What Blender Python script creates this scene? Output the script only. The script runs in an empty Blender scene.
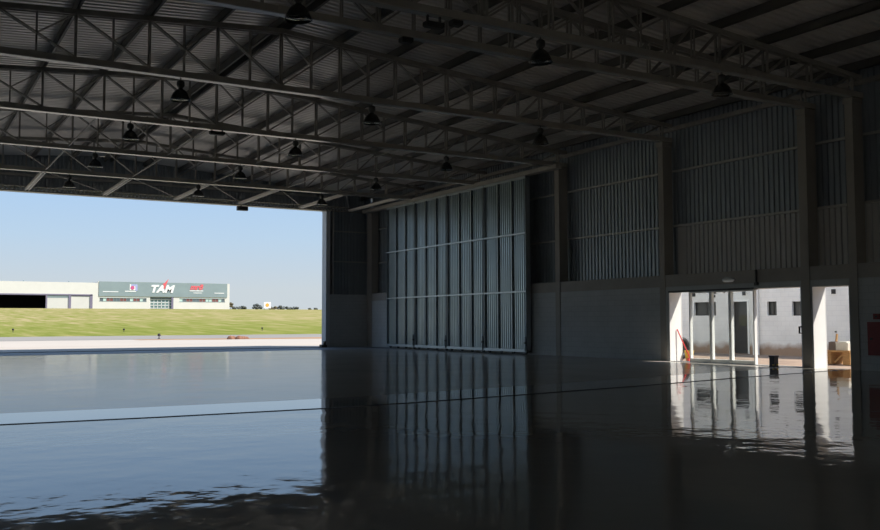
import bpy, bmesh, math, random
from mathutils import Vector, Matrix
random.seed(7)
C = bpy.context.scene.collection
R = math.radians

# ------------------------------------------------------------------ main dimensions (metres)
XW = 23.53      # inner face of the right concrete wall and of the columns
XC = 24.08      # cladding plane / outer face of the wall
YF = 47.9       # front (door) line
BAY = 6.0
TY = {1: YF-BAY, 2: YF-2*BAY, 3: YF-3*BAY, 4: YF-4*BAY, 5: YF-5*BAY, 6: YF-5*BAY-1.586}
XR = 9.05       # ridge
XL = 2*XR-XW    # left wall
YB = -7.0       # back wall
ZC = 3.04       # top of the concrete wall
ZB = 7.84       # underside of trusses
ZRIDGE, ZEAVE = 9.6, 8.53
SL = (ZRIDGE-ZEAVE)/(XW-XR)
def ztop(x): return ZRIDGE-SL*abs(x-XR)
NODE = 1.8

# ------------------------------------------------------------------ materials
def new_mat(name):
    m = bpy.data.materials.new(name); m.use_nodes = True
    nt = m.node_tree; b = nt.nodes['Principled BSDF']
    return m, nt, b
def ramp(nt, stops):
    r = nt.nodes.new('ShaderNodeValToRGB')
    while len(r.color_ramp.elements) < len(stops): r.color_ramp.elements.new(0.5)
    for e, (p, c) in zip(r.color_ramp.elements, stops):
        e.position = p; e.color = (*c, 1)
    return r
def noise(nt, scale, detail=4, rough=.55, sc=(1, 1, 1)):
    tc = nt.nodes.new('ShaderNodeNewGeometry'); mp = nt.nodes.new('ShaderNodeMapping')
    nt.links.new(tc.outputs['Position'], mp.inputs['Vector']); mp.inputs['Scale'].default_value = sc
    n = nt.nodes.new('ShaderNodeTexNoise'); n.inputs['Scale'].default_value = scale
    n.inputs['Detail'].default_value = detail; n.inputs['Roughness'].default_value = rough
    nt.links.new(mp.outputs['Vector'], n.inputs['Vector'])
    return n
def simple(name, col, rough=.6, metal=0.0, var=.12, scale=3, sc=(1, 1, 1), spec=.5):
    m, nt, b = new_mat(name)
    n = noise(nt, scale, sc=sc)
    lo = tuple(max(0, c*(1-var)) for c in col); hi = tuple(min(1, c*(1+var)) for c in col)
    r = ramp(nt, [(.3, lo), (.7, hi)])
    nt.links.new(n.outputs['Fac'], r.inputs['Fac']); nt.links.new(r.outputs['Color'], b.inputs['Base Color'])
    b.inputs['Roughness'].default_value = rough; b.inputs['Metallic'].default_value = metal
    b.inputs['Specular IOR Level'].default_value = spec
    return m
M = {}
M['truss'] = simple('grey_painted_steel', (.31, .285, .245), .5, 0, .15, 4)
M['purlin'] = simple('dull_purlin_steel', (.10, .092, .082), .5, .0, .12, 3)
M['strut'] = simple('apron_lit_steel', (.62, .575, .50), .45, 0, .08, 3)  # pale tone puts the light rising from the apron into the colour
M['plate'] = simple('glossy_flange_paint', (.37, .345, .30), .22, .25, .08, 3)
M['chord'] = simple('worn_chord_paint', (.34, .31, .265), .42, 0, .12, 3)
M['roof'] = simple('zinc_roof_sheet', (.68, .645, .595), .33, .22, .10, .5)
M['clad'] = simple('blue_grey_cladding', (.27, .30, .32), .42, .35, .08, .6)
M['column'] = simple('painted_concrete_column', (.30, .275, .24), .7, 0, .08, 1.5)
M['pale_conc'] = simple('skylit_concrete', (.50, .52, .53), .6, 0, .06, 1.5)  # pale bluish tone holds the sky light falling on the jamb
M['galv'] = simple('galvanised_sheet', (.35, .41, .44), .30, .8, .10, .8)
M['galv_frame'] = simple('galvanised_frame', (.38, .42, .44), .38, .6, .08, 2)
M['dark'] = simple('black_rubber', (.02, .02, .02), .6, 0, .1, 8)
M['iron'] = simple('dark_iron', (.05, .048, .045), .45, .4, .1, 8)
M['alu'] = simple('aluminium_frame', (.50, .51, .52), .45, .2, .05, 5)
M['girt'] = simple('girt_steel', (.42, .405, .37), .5, .2, .08, 3)
M['lamp'] = simple('lamp_reflector_metal', (.10, .10, .095), .25, .8, .05, 5)
M['lampbox'] = simple('lamp_ballast_paint', (.06, .06, .055), .4, .2, .05, 5)
M['white'] = simple('white_paint', (.88, .88, .85), .6, 0, .02, 2)
M['red'] = simple('red_paint', (.22, .02, .018), .5, 0, .1, 4)
M['redbright'] = simple('bright_red_plastic', (.75, .06, .06), .45, 0, .05, 6)
M['yellow'] = simple('yellow_plastic', (.75, .50, .04), .45, 0, .05, 6)
M['boxdark'] = simple('dark_maroon_plastic', (.022, .010, .010), .45, 0, .1, 6)
M['wood'] = simple('raw_timber', (.46, .27, .11), .7, 0, .18, 5, (1, 1, 6))
M['paleblock'] = simple('pale_block', (.62, .60, .52), .8, 0, .06, 8)
M['brownblock'] = simple('brown_grey_block', (.16, .13, .11), .8, 0, .1, 8)
M['annex_floor'] = simple('courtyard_dirt', (.28, .20, .145), .95, 0, .3, 1.1)
M['joint'] = simple('black_joint_sealant', (.012, .012, .012), .6, 0, .1, 4)

# transmitting lower sheets (thin fibre-reinforced sheeting that lets a little daylight in)
m, nt, b = new_mat('thin_light_sheet'); M['sheet_low'] = m
b.inputs['Base Color'].default_value = (.38, .385, .375, 1); b.inputs['Roughness'].default_value = .5
tr = nt.nodes.new('ShaderNodeBsdfTranslucent'); tr.inputs['Color'].default_value = (1.0, .86, .66, 1)
mx = nt.nodes.new('ShaderNodeMixShader'); mx.inputs['Fac'].default_value = .004
nt.links.new(b.outputs[0], mx.inputs[1]); nt.links.new(tr.outputs[0], mx.inputs[2])
nt.links.new(mx.outputs[0], nt.nodes['Material Output'].inputs['Surface'])

# concrete block wall
def block_mat(name, c1, c2, mortar, bw, bh, axis, rough=.8, dirt=None):
    m, nt, b = new_mat(name)
    geo = nt.nodes.new('ShaderNodeNewGeometry'); sp = nt.nodes.new('ShaderNodeSeparateXYZ')
    cb = nt.nodes.new('ShaderNodeCombineXYZ'); nt.links.new(geo.outputs['Position'], sp.inputs[0])
    nt.links.new(sp.outputs['Y' if axis == 'y' else 'X'], cb.inputs[0]); nt.links.new(sp.outputs['Z'], cb.inputs[1])
    br = nt.nodes.new('ShaderNodeTexBrick')
    nt.links.new(cb.outputs[0], br.inputs['Vector'])
    br.inputs['Scale'].default_value = 1; br.inputs['Brick Width'].default_value = bw; br.inputs['Row Height'].default_value = bh
    br.inputs['Mortar Size'].default_value = .012; br.inputs['Mortar Smooth'].default_value = .4
    br.inputs['Color1'].default_value = (*c1, 1); br.inputs['Color2'].default_value = (*c2, 1); br.inputs['Mortar'].default_value = (*mortar, 1)
    n = noise(nt, 1.2, 5); mixc = nt.nodes.new('ShaderNodeMixRGB'); mixc.blend_type = 'MULTIPLY'; mixc.inputs['Fac'].default_value = 1
    r = ramp(nt, [(.3, (.88, .88, .88)), (.7, (1, 1, 1))]); nt.links.new(n.outputs['Fac'], r.inputs['Fac'])
    nt.links.new(br.outputs['Color'], mixc.inputs['Color1']); nt.links.new(r.outputs['Color'], mixc.inputs['Color2'])
    out = mixc.outputs['Color']
    if dirt:      # rain splash staining in the lowest half metre
        n2 = noise(nt, 2.2, 4); ad = nt.nodes.new('ShaderNodeMath'); ad.operation = 'MULTIPLY_ADD'
        nt.links.new(n2.outputs['Fac'], ad.inputs[0]); ad.inputs[1].default_value = -.45; nt.links.new(sp.outputs['Z'], ad.inputs[2])
        rr = ramp(nt, [(.0, (1, 1, 1)), (.30, (0, 0, 0))]); nt.links.new(ad.outputs[0], rr.inputs['Fac'])
        m2 = nt.nodes.new('ShaderNodeMixRGB'); nt.links.new(rr.outputs['Color'], m2.inputs['Fac'])
        nt.links.new(out, m2.inputs['Color1']); m2.inputs['Color2'].default_value = (*dirt, 1); out = m2.outputs['Color']
    nt.links.new(out, b.inputs['Base Color']); b.inputs['Roughness'].default_value = rough
    return m
M['block'] = block_mat('painted_block_wall', (.46, .465, .455), (.445, .45, .44), (.39, .395, .385), .4, .2, 'y')
M['blockx'] = block_mat('painted_block_wall_front', (.46, .465, .455), (.445, .45, .44), (.39, .395, .385), .4, .2, 'x')
M['annex'] = block_mat('white_block_wall', (.88, .88, .85), (.86, .86, .83), (.80, .80, .78), .4, .2, 'y', dirt=(.34, .24, .17))

# polished floor
m, nt, b = new_mat('polished_floor'); M['floor'] = m
n = noise(nt, .35, 5)
r = ramp(nt, [(.3, (.28, .255, .22)), (.7, (.34, .315, .275))]); nt.links.new(n.outputs['Fac'], r.inputs['Fac'])
geo = nt.nodes.new('ShaderNodeNewGeometry'); sp = nt.nodes.new('ShaderNodeSeparateXYZ'); nt.links.new(geo.outputs['Position'], sp.inputs[0])
nt.links.new(r.outputs['Color'], b.inputs['Base Color'])
b.inputs['IOR'].default_value = 1.58
n3 = noise(nt, .8, 4)
rr = nt.nodes.new('ShaderNodeMapRange'); nt.links.new(n3.outputs['Fac'], rr.inputs['Value'])
rr.inputs['From Min'].default_value = .3; rr.inputs['From Max'].default_value = .7
rr.inputs['To Min'].default_value = .02; rr.inputs['To Max'].default_value = .05
nt.links.new(rr.outputs['Result'], b.inputs['Roughness'])
n1 = noise(nt, 1.0, 2, .4); n4 = noise(nt, 3.6, 2, .5)
ad = nt.nodes.new('ShaderNodeMath'); ad.operation = 'MULTIPLY_ADD'; nt.links.new(n4.outputs['Fac'], ad.inputs[0]); ad.inputs[1].default_value = .30
nt.links.new(n1.outputs['Fac'], ad.inputs[2])
bp = nt.nodes.new('ShaderNodeBump'); bp.inputs['Strength'].default_value = 1; bp.inputs['Distance'].default_value = .0085
nt.links.new(ad.outputs[0], bp.inputs['Height']); nt.links.new(bp.outputs['Normal'], b.inputs['Normal'])
df = nt.nodes.new('ShaderNodeBsdfDiffuse'); nt.links.new(r.outputs['Color'], df.inputs['Color'])
mx = nt.nodes.new('ShaderNodeMixShader'); mx.inputs['Fac'].default_value = .16
nt.links.new(b.outputs[0], mx.inputs[1]); nt.links.new(df.outputs[0], mx.inputs[2]); nt.links.new(mx.outputs[0], nt.nodes['Material Output'].inputs['Surface'])
def far_floor():
    m2 = M['floor'].copy(); m2.name = 'matt_floor_slab'; nt2 = m2.node_tree
    for nd in nt2.nodes:
        if nd.type == 'MAP_RANGE': nd.inputs['To Min'].default_value = .07; nd.inputs['To Max'].default_value = .115
        if nd.type == 'MIX_SHADER': nd.inputs['Fac'].default_value = .34
    for nd in nt2.nodes:
        if nd.type == 'VALTORGB':
            for e, c in zip(nd.color_ramp.elements, ((.39, .365, .325), (.46, .43, .385))): e.color = (*c, 1)
    return m2
M['floor_far'] = far_floor()
M['floor_band'] = simple('ground_joint_band', (.27, .255, .22), .045, 0, .06, 1)
M['track_floor'] = simple('bare_concrete_door_strip', (.15, .155, .16), .55, 0, .08, .8)

# outdoors
def ground_mat(name, stops, scale, sc, rough=.95, bump=0):
    m, nt, b = new_mat(name); n = noise(nt, scale, 6, .62, sc)
    r = ramp(nt, stops); nt.links.new(n.outputs['Fac'], r.inputs['Fac']); nt.links.new(r.outputs['Color'], b.inputs['Base Color'])
    b.inputs['Roughness'].default_value = rough; b.inputs['Specular IOR Level'].default_value = .1
    return m
M['apron'] = ground_mat('pale_concrete_apron', [(.35, (.42, .375, .325)), (.65, (.48, .43, .375))], .15, (.3, 1, 1))
M['road'] = ground_mat('grey_taxiway', [(.35, (.245, .23, .21)), (.65, (.28, .262, .24))], .15, (.3, 1, 1))
M['dirt'] = ground_mat('orange_dirt', [(.35, (.31, .155, .075)), (.65, (.40, .25, .14))], .5, (.5, 1, 1))
m, nt, b = new_mat('airfield_grass'); M['grass'] = m
n = noise(nt, .45, 6, .62, (1, .14, 0)); n2 = noise(nt, .03, 3, .5, (.5, .5, 0))
geo = nt.nodes.new('ShaderNodeNewGeometry'); sp = nt.nodes.new('ShaderNodeSeparateXYZ'); nt.links.new(geo.outputs['Position'], sp.inputs[0])
mr = nt.nodes.new('ShaderNodeMapRange'); nt.links.new(sp.outputs['Y'], mr.inputs['Value'])
mr.inputs['From Min'].default_value = 105; mr.inputs['From Max'].default_value = 200; mr.inputs['To Min'].default_value = -.10; mr.inputs['To Max'].default_value = .06
ad = nt.nodes.new('ShaderNodeMath'); nt.links.new(n.outputs['Fac'], ad.inputs[0]); nt.links.new(mr.outputs['Result'], ad.inputs[1])
ad2 = nt.nodes.new('ShaderNodeMath'); ad2.operation = 'MULTIPLY_ADD'; nt.links.new(n2.outputs['Fac'], ad2.inputs[0]); ad2.inputs[1].default_value = .3; nt.links.new(ad.outputs[0], ad2.inputs[2])
r = ramp(nt, [(.46, (.155, .18, .04)), (.60, (.205, .215, .06)), (.72, (.27, .245, .10)), (.86, (.37, .30, .165))])
nt.links.new(ad2.outputs[0], r.inputs['Fac']); nt.links.new(r.outputs['Color'], b.inputs['Base Color']); b.inputs['Roughness'].default_value = 1
b.inputs['Specular IOR Level'].default_value = 0
M['far_white'] = simple('far_white_cladding', (.70, .685, .64), .7, 0, .03, .3)
M['far_white2'] = simple('far_white_door', (.64, .63, .60), .7, 0, .03, .3)
M['far_band'] = simple('grey_teal_panel', (.25, .315, .33), .6, 0, .06, .2)
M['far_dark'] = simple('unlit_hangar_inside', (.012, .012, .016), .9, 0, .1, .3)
M['far_frame'] = simple('violet_grey_frame', (.20, .18, .26), .7, 0, .05, .5)
M['far_glass'] = simple('green_grey_glass', (.16, .24, .24), .15, 0, .15, .3)
M['pane_red'] = simple('brick_red_pane', (.25, .09, .08), .5, 0, .1, .4)
M['pane_mint'] = simple('pale_mint_pane', (.55, .72, .66), .4, 0, .05, .4)
M['pane_grey'] = simple('slate_grey_pane', (.14, .17, .19), .4, 0, .1, .4)
M['sign_white'] = simple('sign_white', (.85, .85, .85), .6, 0, .01, 1)
M['sign_red'] = simple('sign_red', (.75, .13, .15), .6, 0, .03, 1)
M['sign_pink'] = simple('sign_magenta', (.60, .10, .25), .6, 0, .03, 1)
M['sign_blue'] = simple('sign_blue', (.38, .42, .68), .6, 0, .03, 1)
M['sign_orange'] = simple('sign_orange', (.80, .42, .08), .6, 0, .05, 1)
M['leaf'] = simple('hazed_foliage', (.11, .12, .115), .95, 0, .3, .4)  # greyed, with distance haze put into the leaf colour
M['leaf_brown'] = simple('far_dry_foliage', (.13, .105, .06), .95, 0, .25, .4)
M['trunk'] = simple('far_bark', (.12, .09, .07), .9, 0, .2, 2)
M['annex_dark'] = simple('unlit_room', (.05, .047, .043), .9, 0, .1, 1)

# glass: clear pane with a fresnel reflection
m, nt, b = new_mat('clear_glass'); M['glass'] = m; M['dark_glass'] = simple('shaded_window_glass', (.035, .038, .036), .3, 0, .1, 2)  # dark_glass: shade of the rooms behind put into the pane colour
nt.nodes.remove(b)
tb = nt.nodes.new('ShaderNodeBsdfTransparent'); tb.inputs['Color'].default_value = (.93, .95, .94, 1)
gb = nt.nodes.new('ShaderNodeBsdfGlossy'); gb.inputs['Roughness'].default_value = .02
lw = nt.nodes.new('ShaderNodeLayerWeight'); lw.inputs['Blend'].default_value = .5
pw = nt.nodes.new('ShaderNodeMath'); pw.operation = 'POWER'; nt.links.new(lw.outputs['Facing'], pw.inputs[0]); pw.inputs[1].default_value = 5
fr = nt.nodes.new('ShaderNodeMath'); fr.operation = 'MULTIPLY_ADD'; nt.links.new(pw.outputs[0], fr.inputs[0]); fr.inputs[1].default_value = .9; fr.inputs[2].default_value = .03
ms = nt.nodes.new('ShaderNodeMixShader'); nt.links.new(fr.outputs[0], ms.inputs['Fac'])
nt.links.new(tb.outputs[0], ms.inputs[1]); nt.links.new(gb.outputs[0], ms.inputs[2])
nt.links.new(ms.outputs[0], nt.nodes['Material Output'].inputs['Surface'])

# ------------------------------------------------------------------ mesh building
ORIGIN = {}
def link(o, parent=None):
    C.objects.link(o)
    if parent is not None: o.parent = parent
    return o
class MB:
    def __init__(s): s.v = []; s.f = []
    def add(s, vs, fs):
        k = len(s.v); s.v += [tuple(v) for v in vs]; s.f += [tuple(i+k for i in f) for f in fs]; return s
    def box(s, x0, x1, y0, y1, z0, z1):
        x0, x1 = min(x0, x1), max(x0, x1); y0, y1 = min(y0, y1), max(y0, y1); z0, z1 = min(z0, z1), max(z0, z1)
        vs = [(x, y, z) for x in (x0, x1) for y in (y0, y1) for z in (z0, z1)]
        return s.add(vs, [(0, 1, 3, 2), (4, 6, 7, 5), (0, 4, 5, 1), (2, 3, 7, 6), (0, 2, 6, 4), (1, 5, 7, 3)])
    def bar(s, a, b, w, d, up=(0, 1, 0)):
        a, b = Vector(a), Vector(b); t = (b-a).normalized(); u = Vector(up)
        u = (u-t*u.dot(t))
        if u.length < 1e-4: u = Vector((1, 0, 0))-t*t.x
        u.normalize(); n = t.cross(u)
        vs = []
        for p in (a, b):
            for i, j in ((-1, -1), (1, -1), (1, 1), (-1, 1)): vs.append(p+u*(i*w/2)+n*(j*d/2))
        return s.add(vs, [(0, 3, 2, 1), (4, 5, 6, 7), (0, 1, 5, 4), (1, 2, 6, 5), (2, 3, 7, 6), (3, 0, 4, 7)])
    def tube(s, a, b, r, n=10, r2=None):
        a, b = Vector(a), Vector(b); t = (b-a).normalized(); u = t.orthogonal().normalized(); w = t.cross(u)
        r2 = r if r2 is None else r2; vs = []
        for p, q in ((a, r), (b, r2)):
            for i in range(n):
                an = 2*math.pi*i/n; vs.append(p+(u*math.cos(an)+w*math.sin(an))*q)
        fs = [(i, (i+1) % n, n+(i+1) % n, n+i) for i in range(n)]+[tuple(range(n))[::-1], tuple(range(n, 2*n))]
        return s.add(vs, fs)
    def lathe(s, prof, c, n=20, axis='z'):
        vs = []; fs = []
        for (r, z) in prof:
            for i in range(n):
                an = 2*math.pi*i/n; p = (r*math.cos(an), r*math.sin(an), z)
                if axis == 'y': p = (p[0], p[2], p[1])
                if axis == 'x': p = (p[2], p[0], p[1])
                vs.append((c[0]+p[0], c[1]+p[1], c[2]+p[2]))
        for k in range(len(prof)-1):
            for i in range(n): fs.append((k*n+i, k*n+(i+1) % n, (k+1)*n+(i+1) % n, (k+1)*n+i))
        return s.add(vs, fs)
    def poly(s, pts): return s.add(pts, [tuple(range(len(pts)))])
    def build(s, name, mat, parent=None, smooth=False):
        o = ORIGIN.get(parent.name, Vector()) if parent is not None else Vector()
        me = bpy.data.meshes.new(name)
        me.from_pydata([tuple(Vector(v)-o) for v in s.v], [], s.f)
        bm = bmesh.new(); bm.from_mesh(me); bmesh.ops.recalc_face_normals(bm, faces=bm.faces) ; bm.to_mesh(me); bm.free()
        me.materials.append(mat)
        if smooth:
            for p in me.polygons: p.use_smooth = True
        ob = bpy.data.objects.new(name, me); link(ob, parent); ORIGIN[ob.name] = o
        return ob
def tag(o, label=None, cat=None, group=None, kind=None):
    if label: o['label'] = label
    if cat: o['category'] = cat
    if group: o['group'] = group
    if kind: o['kind'] = kind
    return o
def thing(name, loc, label, cat, group=None):
    o = bpy.data.objects.new(name, None); o.empty_display_size = .2; o.location = loc; link(o)
    ORIGIN[o.name] = Vector(loc)
    return tag(o, label, cat, group)
def clone(root, loc, label=None):
    r = root.copy(); C.objects.link(r); r.location = loc; ORIGIN[r.name] = Vector(loc)
    if label: r['label'] = label
    for ch in list(root.children):
        c = ch.copy(); C.objects.link(c); c.parent = r
        for g in list(ch.children):
            d = g.copy(); C.objects.link(d); d.parent = c
    return r
def single(mb, name, mat, loc, label, cat, group=None, smooth=False):
    """a thing that is one mesh, with its origin at its base"""
    me_v = mb.v; mb.v = [tuple(Vector(v)-Vector(loc)) for v in me_v]
    o = mb.build(name, mat, None, smooth); o.location = loc; ORIGIN[o.name] = Vector(loc)
    return tag(o, label, cat, group)
def structure(mb, name, mat, parent=None, smooth=False):
    o = mb.build(name, mat, parent, smooth)
    if parent is None: o['kind'] = 'structure'
    return o

def sheet(mb, a, b, up, depth_dir, period, depth, thick=0.0):
    """trapezoid sheet from a to b (rib spacing along a->b), extruded by vector up, ribs rising along depth_dir"""
    a, b, up, dd = Vector(a), Vector(b), Vector(up), Vector(depth_dir)
    L = (b-a).length; t = (b-a)/L; pts = []
    n = int(L/period)
    for i in range(n):
        for s, h in ((0, 0), (.48, 0), (.58, 1), (.90, 1)):
            pts.append(a+t*((i+s)*period)+dd*(h*depth))
    pts.append(b)
    k = len(mb.v)
    for p in pts: mb.v.append(tuple(p)); mb.v.append(tuple(p+up))
    for i in range(len(pts)-1): mb.f.append((k+2*i, k+2*i+2, k+2*i+3, k+2*i+1))
    return mb

def wall_holes(mb, axis, c0, c1, u0, u1, z0, z1, holes):
    """solid wall between planes c0,c1 of axis 'x' or 'y', spanning u,z, with rectangular holes (ua,ub,za,zb)"""
    us = sorted({u0, u1, *[h[0] for h in holes], *[h[1] for h in holes]}); zs = sorted({z0, z1, *[h[2] for h in holes], *[h[3] for h in holes]})
    us = [u for u in us if u0 <= u <= u1]; zs = [z for z in zs if z0 <= z <= z1]
    for i in range(len(us)-1):
        # merge vertical runs
        run = None
        for j in range(len(zs)-1):
            um = (us[i]+us[i+1])/2; zm = (zs[j]+zs[j+1])/2
            solid = not any(h[0] < um < h[1] and h[2] < zm < h[3] for h in holes)
            if solid: run = [zs[j], zs[j+1]] if run is None else [run[0], zs[j+1]]
            if (not solid or j == len(zs)-2) and run:
                if axis == 'x': mb.box(c0, c1, us[i], us[i+1], *run)
                else: mb.box(us[i], us[i+1], c0, c1, *run)
                run = None
    return mb

# ------------------------------------------------------------------ FLOOR
JY = [(-5.43, 14.3), (1.3, 14.02), (3.4, 13.88), (5.94, 13.85), (7.7, 13.99), (9.8, 14.3), (12.0, 14.66), (14.64, 15.12), (18.1, 15.85), (22.1, 16.55), (23.5, 16.8)]
def floor_piece(mat, lower, upper):
    mb = MB(); k = len(lower)
    for i in range(k-1):
        (xa, ya), (xb, yb) = lower[i], lower[i+1]; (_, yc), (_, yd) = upper[i], upper[i+1]
        mb.add([(xa, ya, 0), (xb, yb, 0), (xb, yd, 0), (xa, yc, 0), (xa, ya, -.3), (xb, yb, -.3), (xb, yd, -.3), (xa, yc, -.3)],
               [(0, 1, 2, 3), (4, 7, 6, 5), (0, 4, 5, 1), (2, 6, 7, 3)])
    return structure(mb, 'floor', mat)
JX = JY+[(XC, 16.9)]
floor = floor_piece(M['floor'], [(x, YB-.3) for x, _ in JX], JX)
floor_piece(M['floor_far'], JX, [(x, YF-4.6) for x, _ in JX])
st = MB().box(XL-.5, XC, YF-4.6, YF+.55, -.3, 0.0)
structure(st, 'floor', M['track_floor'])
mb = MB()
for (xa, ya), (xb, yb) in zip(JY[:-1], JY[1:]):
    w = .085
    mb.poly([(xa, ya-w, .002), (xb, yb-w, .002), (xb, yb+w, .002), (xa, ya+w, .002)])
structure(mb, 'trim_1', M['joint'])
mb = MB()
for (xa, ya), (xb, yb) in zip(JY[:-1], JY[1:]):
    mb.poly([(xa, ya+.085, .0015), (xb, yb+.085, .0015), (xb, yb+1.75, .0015), (xa, ya+1.75, .0015)])
structure(mb, 'floor', M['floor_band'])
# door rails let into the front strip
mb = MB()
for y in (YF-.55, YF-.25, YF+.05): mb.box(XL, 20.6, y-.03, y+.03, .0, .012)
structure(mb, 'trim_2', M['iron'])

# ------------------------------------------------------------------ RIGHT WALL
DOOR = (18.22, 23.74, 0, 2.44); DOOR2 = (16.62, 17.84, 0, 2.42)
wb = wall_holes(MB(), 'x', XW, XC, YB, YF, 0, ZC, [DOOR, DOOR2])
wall_right = structure(wb, 'wall_right', M['block'])
cap = MB()
for (y0, y1) in ((YB, YF-.6),): cap.box(XW-.002, XW+.02, y0, y1, ZC-.42, ZC-.0)
structure(cap, 'ring_beam', M['column'], wall_right)
up = MB(); sheet(up, (XC, YB, 4.82), (XC, YF+.4, 4.82), (0, 0, 4.0), (1, 0, 0), .2, .045)
sheet(up, (XC, 23.8, ZC-.02), (XC, YF+.4, ZC-.02), (0, 0, 1.85), (1, 0, 0), .2, .045)
structure(up, 'upper_cladding', M['clad'], wall_right)
lo = MB(); sheet(lo, (XC, YB, ZC-.02), (XC, 23.8, ZC-.02), (0, 0, 1.85), (1, 0, 0), .2, .045)
structure(lo, 'lower_cladding', M['sheet_low'], wall_right)
cols_y = [(TY[2], .3), (TY[1], .3), (TY[3]+.15, .3), (TY[4]+.13, .26), (TY[5]+.13, .26), (TY[6]+.12, .25), (TY[6]-BAY+.12, .25)]
for z in (4.82, 6.8):
    g = MB().box(XC-.12, XC-.01, YB, YF+.35, z-.035, z+.035); structure(g, 'girt', M['girt'], wall_right)
eb = MB().box(XC-.16, XC-.02, YB, YF+.35, 8.28, 8.42); structure(eb, 'eave_beam', M['truss'], wall_right)

ext = wall_holes(MB(), 'x', XC+.05, XC+.07, YB, YF+.5, 0, ZC, [DOOR, DOOR2]); ext.box(XC+.05, XC+.07, YB, YF+.5, 4.9, 8.5)
structure(ext, 'outside_bounce_cladding', M['white'], wall_right)  # unseen white skin added to bounce sun onto the annex
# concrete columns
col_lab = {
 'corner': ((YF-.6, YF-.02), 'square concrete column in the far corner beside the door stack'),
 1: ((TY[1], TY[1]+.3), 'concrete wall column mostly hidden behind the stacked hangar doors, farther one'),
 2: ((TY[2], TY[2]+.3), 'concrete wall column mostly hidden behind the stacked hangar doors, nearer one'),
 3: ((TY[3], TY[3]+.3), 'tall concrete wall column just right of the stacked hangar doors'),
 4: ((TY[4], TY[4]+.26), 'tall concrete wall column at the left jamb of the glass doors'),
 5: ((TY[5], TY[5]+.30), 'tall concrete wall column between the wide glass doors and the single doorway'),
 6: ((TY[6], TY[6]+.25), 'tall concrete wall column right of the single doorway, nearest the red cabinet'),
}
for k, ((y0, y1), lab) in col_lab.items():
    mb = MB()
    mb.box(XW-.025, XW-.001, y0, y1, 0, ZC)
    mb.box(XW-.025, XC-.13, y0, y1, ZC, ZB-.16)
    mb.box(XW-.06, XC-.13, y0-.03, y1+.03, ZB-.16, ZB)
    single(mb, 'concrete_column', M['column'], (XW+.2, (y0+y1)/2, 0), lab, 'column')

# ------------------------------------------------------------------ FRONT WALL (stub beside the opening + gable)
XJ = 20.92
mb = MB().box(XJ+.26, XC, YF, YF+.5, 0, ZC-.05)
wf = structure(mb, 'wall_front', M['blockx'])
mb = MB(); sheet(mb, (XJ+.2, YF+.5, ZC-.2), (XC+.1, YF+.5, ZC-.2), (0, 0, 6.0), (0, 1, 0), .2, .045)
sheet(mb, (XL-.6, YF+.5, ZB+.05), (XJ+.2, YF+.5, ZB+.05), (0, 0, 1.95), (0, 1, 0), .2, .045)
structure(mb, 'front_cladding', M['clad'], wf)
for z in (4.9, 6.65): structure(MB().box(XJ+.26, XC-.02, YF+.40, YF+.48, z-.035, z+.035), 'girt', M['girt'], wf)
structure(MB().box(XL-.6, XJ+.2, YF+.36, YF+.48, 8.55, 8.66), 'girt', M['girt'], wf)
structure(MB().box(XJ+.42, XJ+.50, YF+.02, YF+.4, ZC-.05, ZB), 'side_post', M['girt'], wf)
mb = MB().box(XJ, XJ+.25, YF-.02, YF+.55, 0, ZB-.02); mb.box(XJ-.03, XJ+.27, YF-.04, YF+.57, 0, .10)
mb.box(XJ-.02, XJ+.27, YF-.04, YF+.57, ZB-.14, ZB-.02)
single(mb, 'door_jamb', M['pale_conc'], (XJ+.12, YF+.25, 0), 'pale concrete jamb post at the right end of the wide hangar opening', 'post')
XJL = 2*XR-XJ
structure(MB().box(XL-.55, XJL, YF, YF+.5, 0, ZB), 'wall_front', M['blockx'])
# stop at the foot of the jamb
t = thing('track_stop', (XJ-.2, YF-.12, 0), 'small dark door stop on the floor at the foot of the jamb', 'door stop')
MB().box(XJ-.36, XJ-.04, YF-.3, YF+.04, 0, .15).build('base', M['dark'], t)
MB().box(XJ-.2, XJ-.08, YF-.22, YF-.1, .15, .34).build('upright', M['iron'], t)

# header lattice over the opening
t = thing('header_beam', (XR, YF-.2, ZB-.16), 'long dashed lattice beam along the top edge of the hangar opening', 'beam')
for z in (ZB-.10, ZB+.14):
    MB().box(XL-.4, 23.2, YF-.16, YF-.06, z-.025, z+.025).build('chord', M['plate'], t)
mb = MB(); n = 150
for i in range(n):
    x = XL+i*(23.2-XL)/n; w = (23.2-XL)/n
    mb.bar((x, YF-.11, ZB-.08), (x+w*.5, YF-.11, ZB+.12), .05, .03); mb.bar((x+w*.5, YF-.11, ZB+.12), (x+w, YF-.11, ZB-.08), .05, .03)
mb.build('lacing', M['plate'], t)
mb = MB().box(XL-.4, XJ+.1, YF+.0, YF+.3, ZB-.12, ZB-.02); mb.build('door_guide', M['truss'], t)
# flood lamp below the header
t = thing('floodlight', (15.87, YF-.3, ZB-.12), 'small black box lamp hanging under the header of the hangar opening', 'lamp')
MB().tube((15.87, YF-.3, ZB-.3), (15.87, YF-.11, ZB-.1), .03, 6).build('bracket', M['iron'], t)
mb = MB(); mb.box(15.6, 16.15, YF-.5, YF-.2, ZB-.42, ZB-.2); mb.box(15.65, 16.1, YF-.53, YF-.5, ZB-.40, ZB-.22); mb.build('housing', M['dark'], t)

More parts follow.
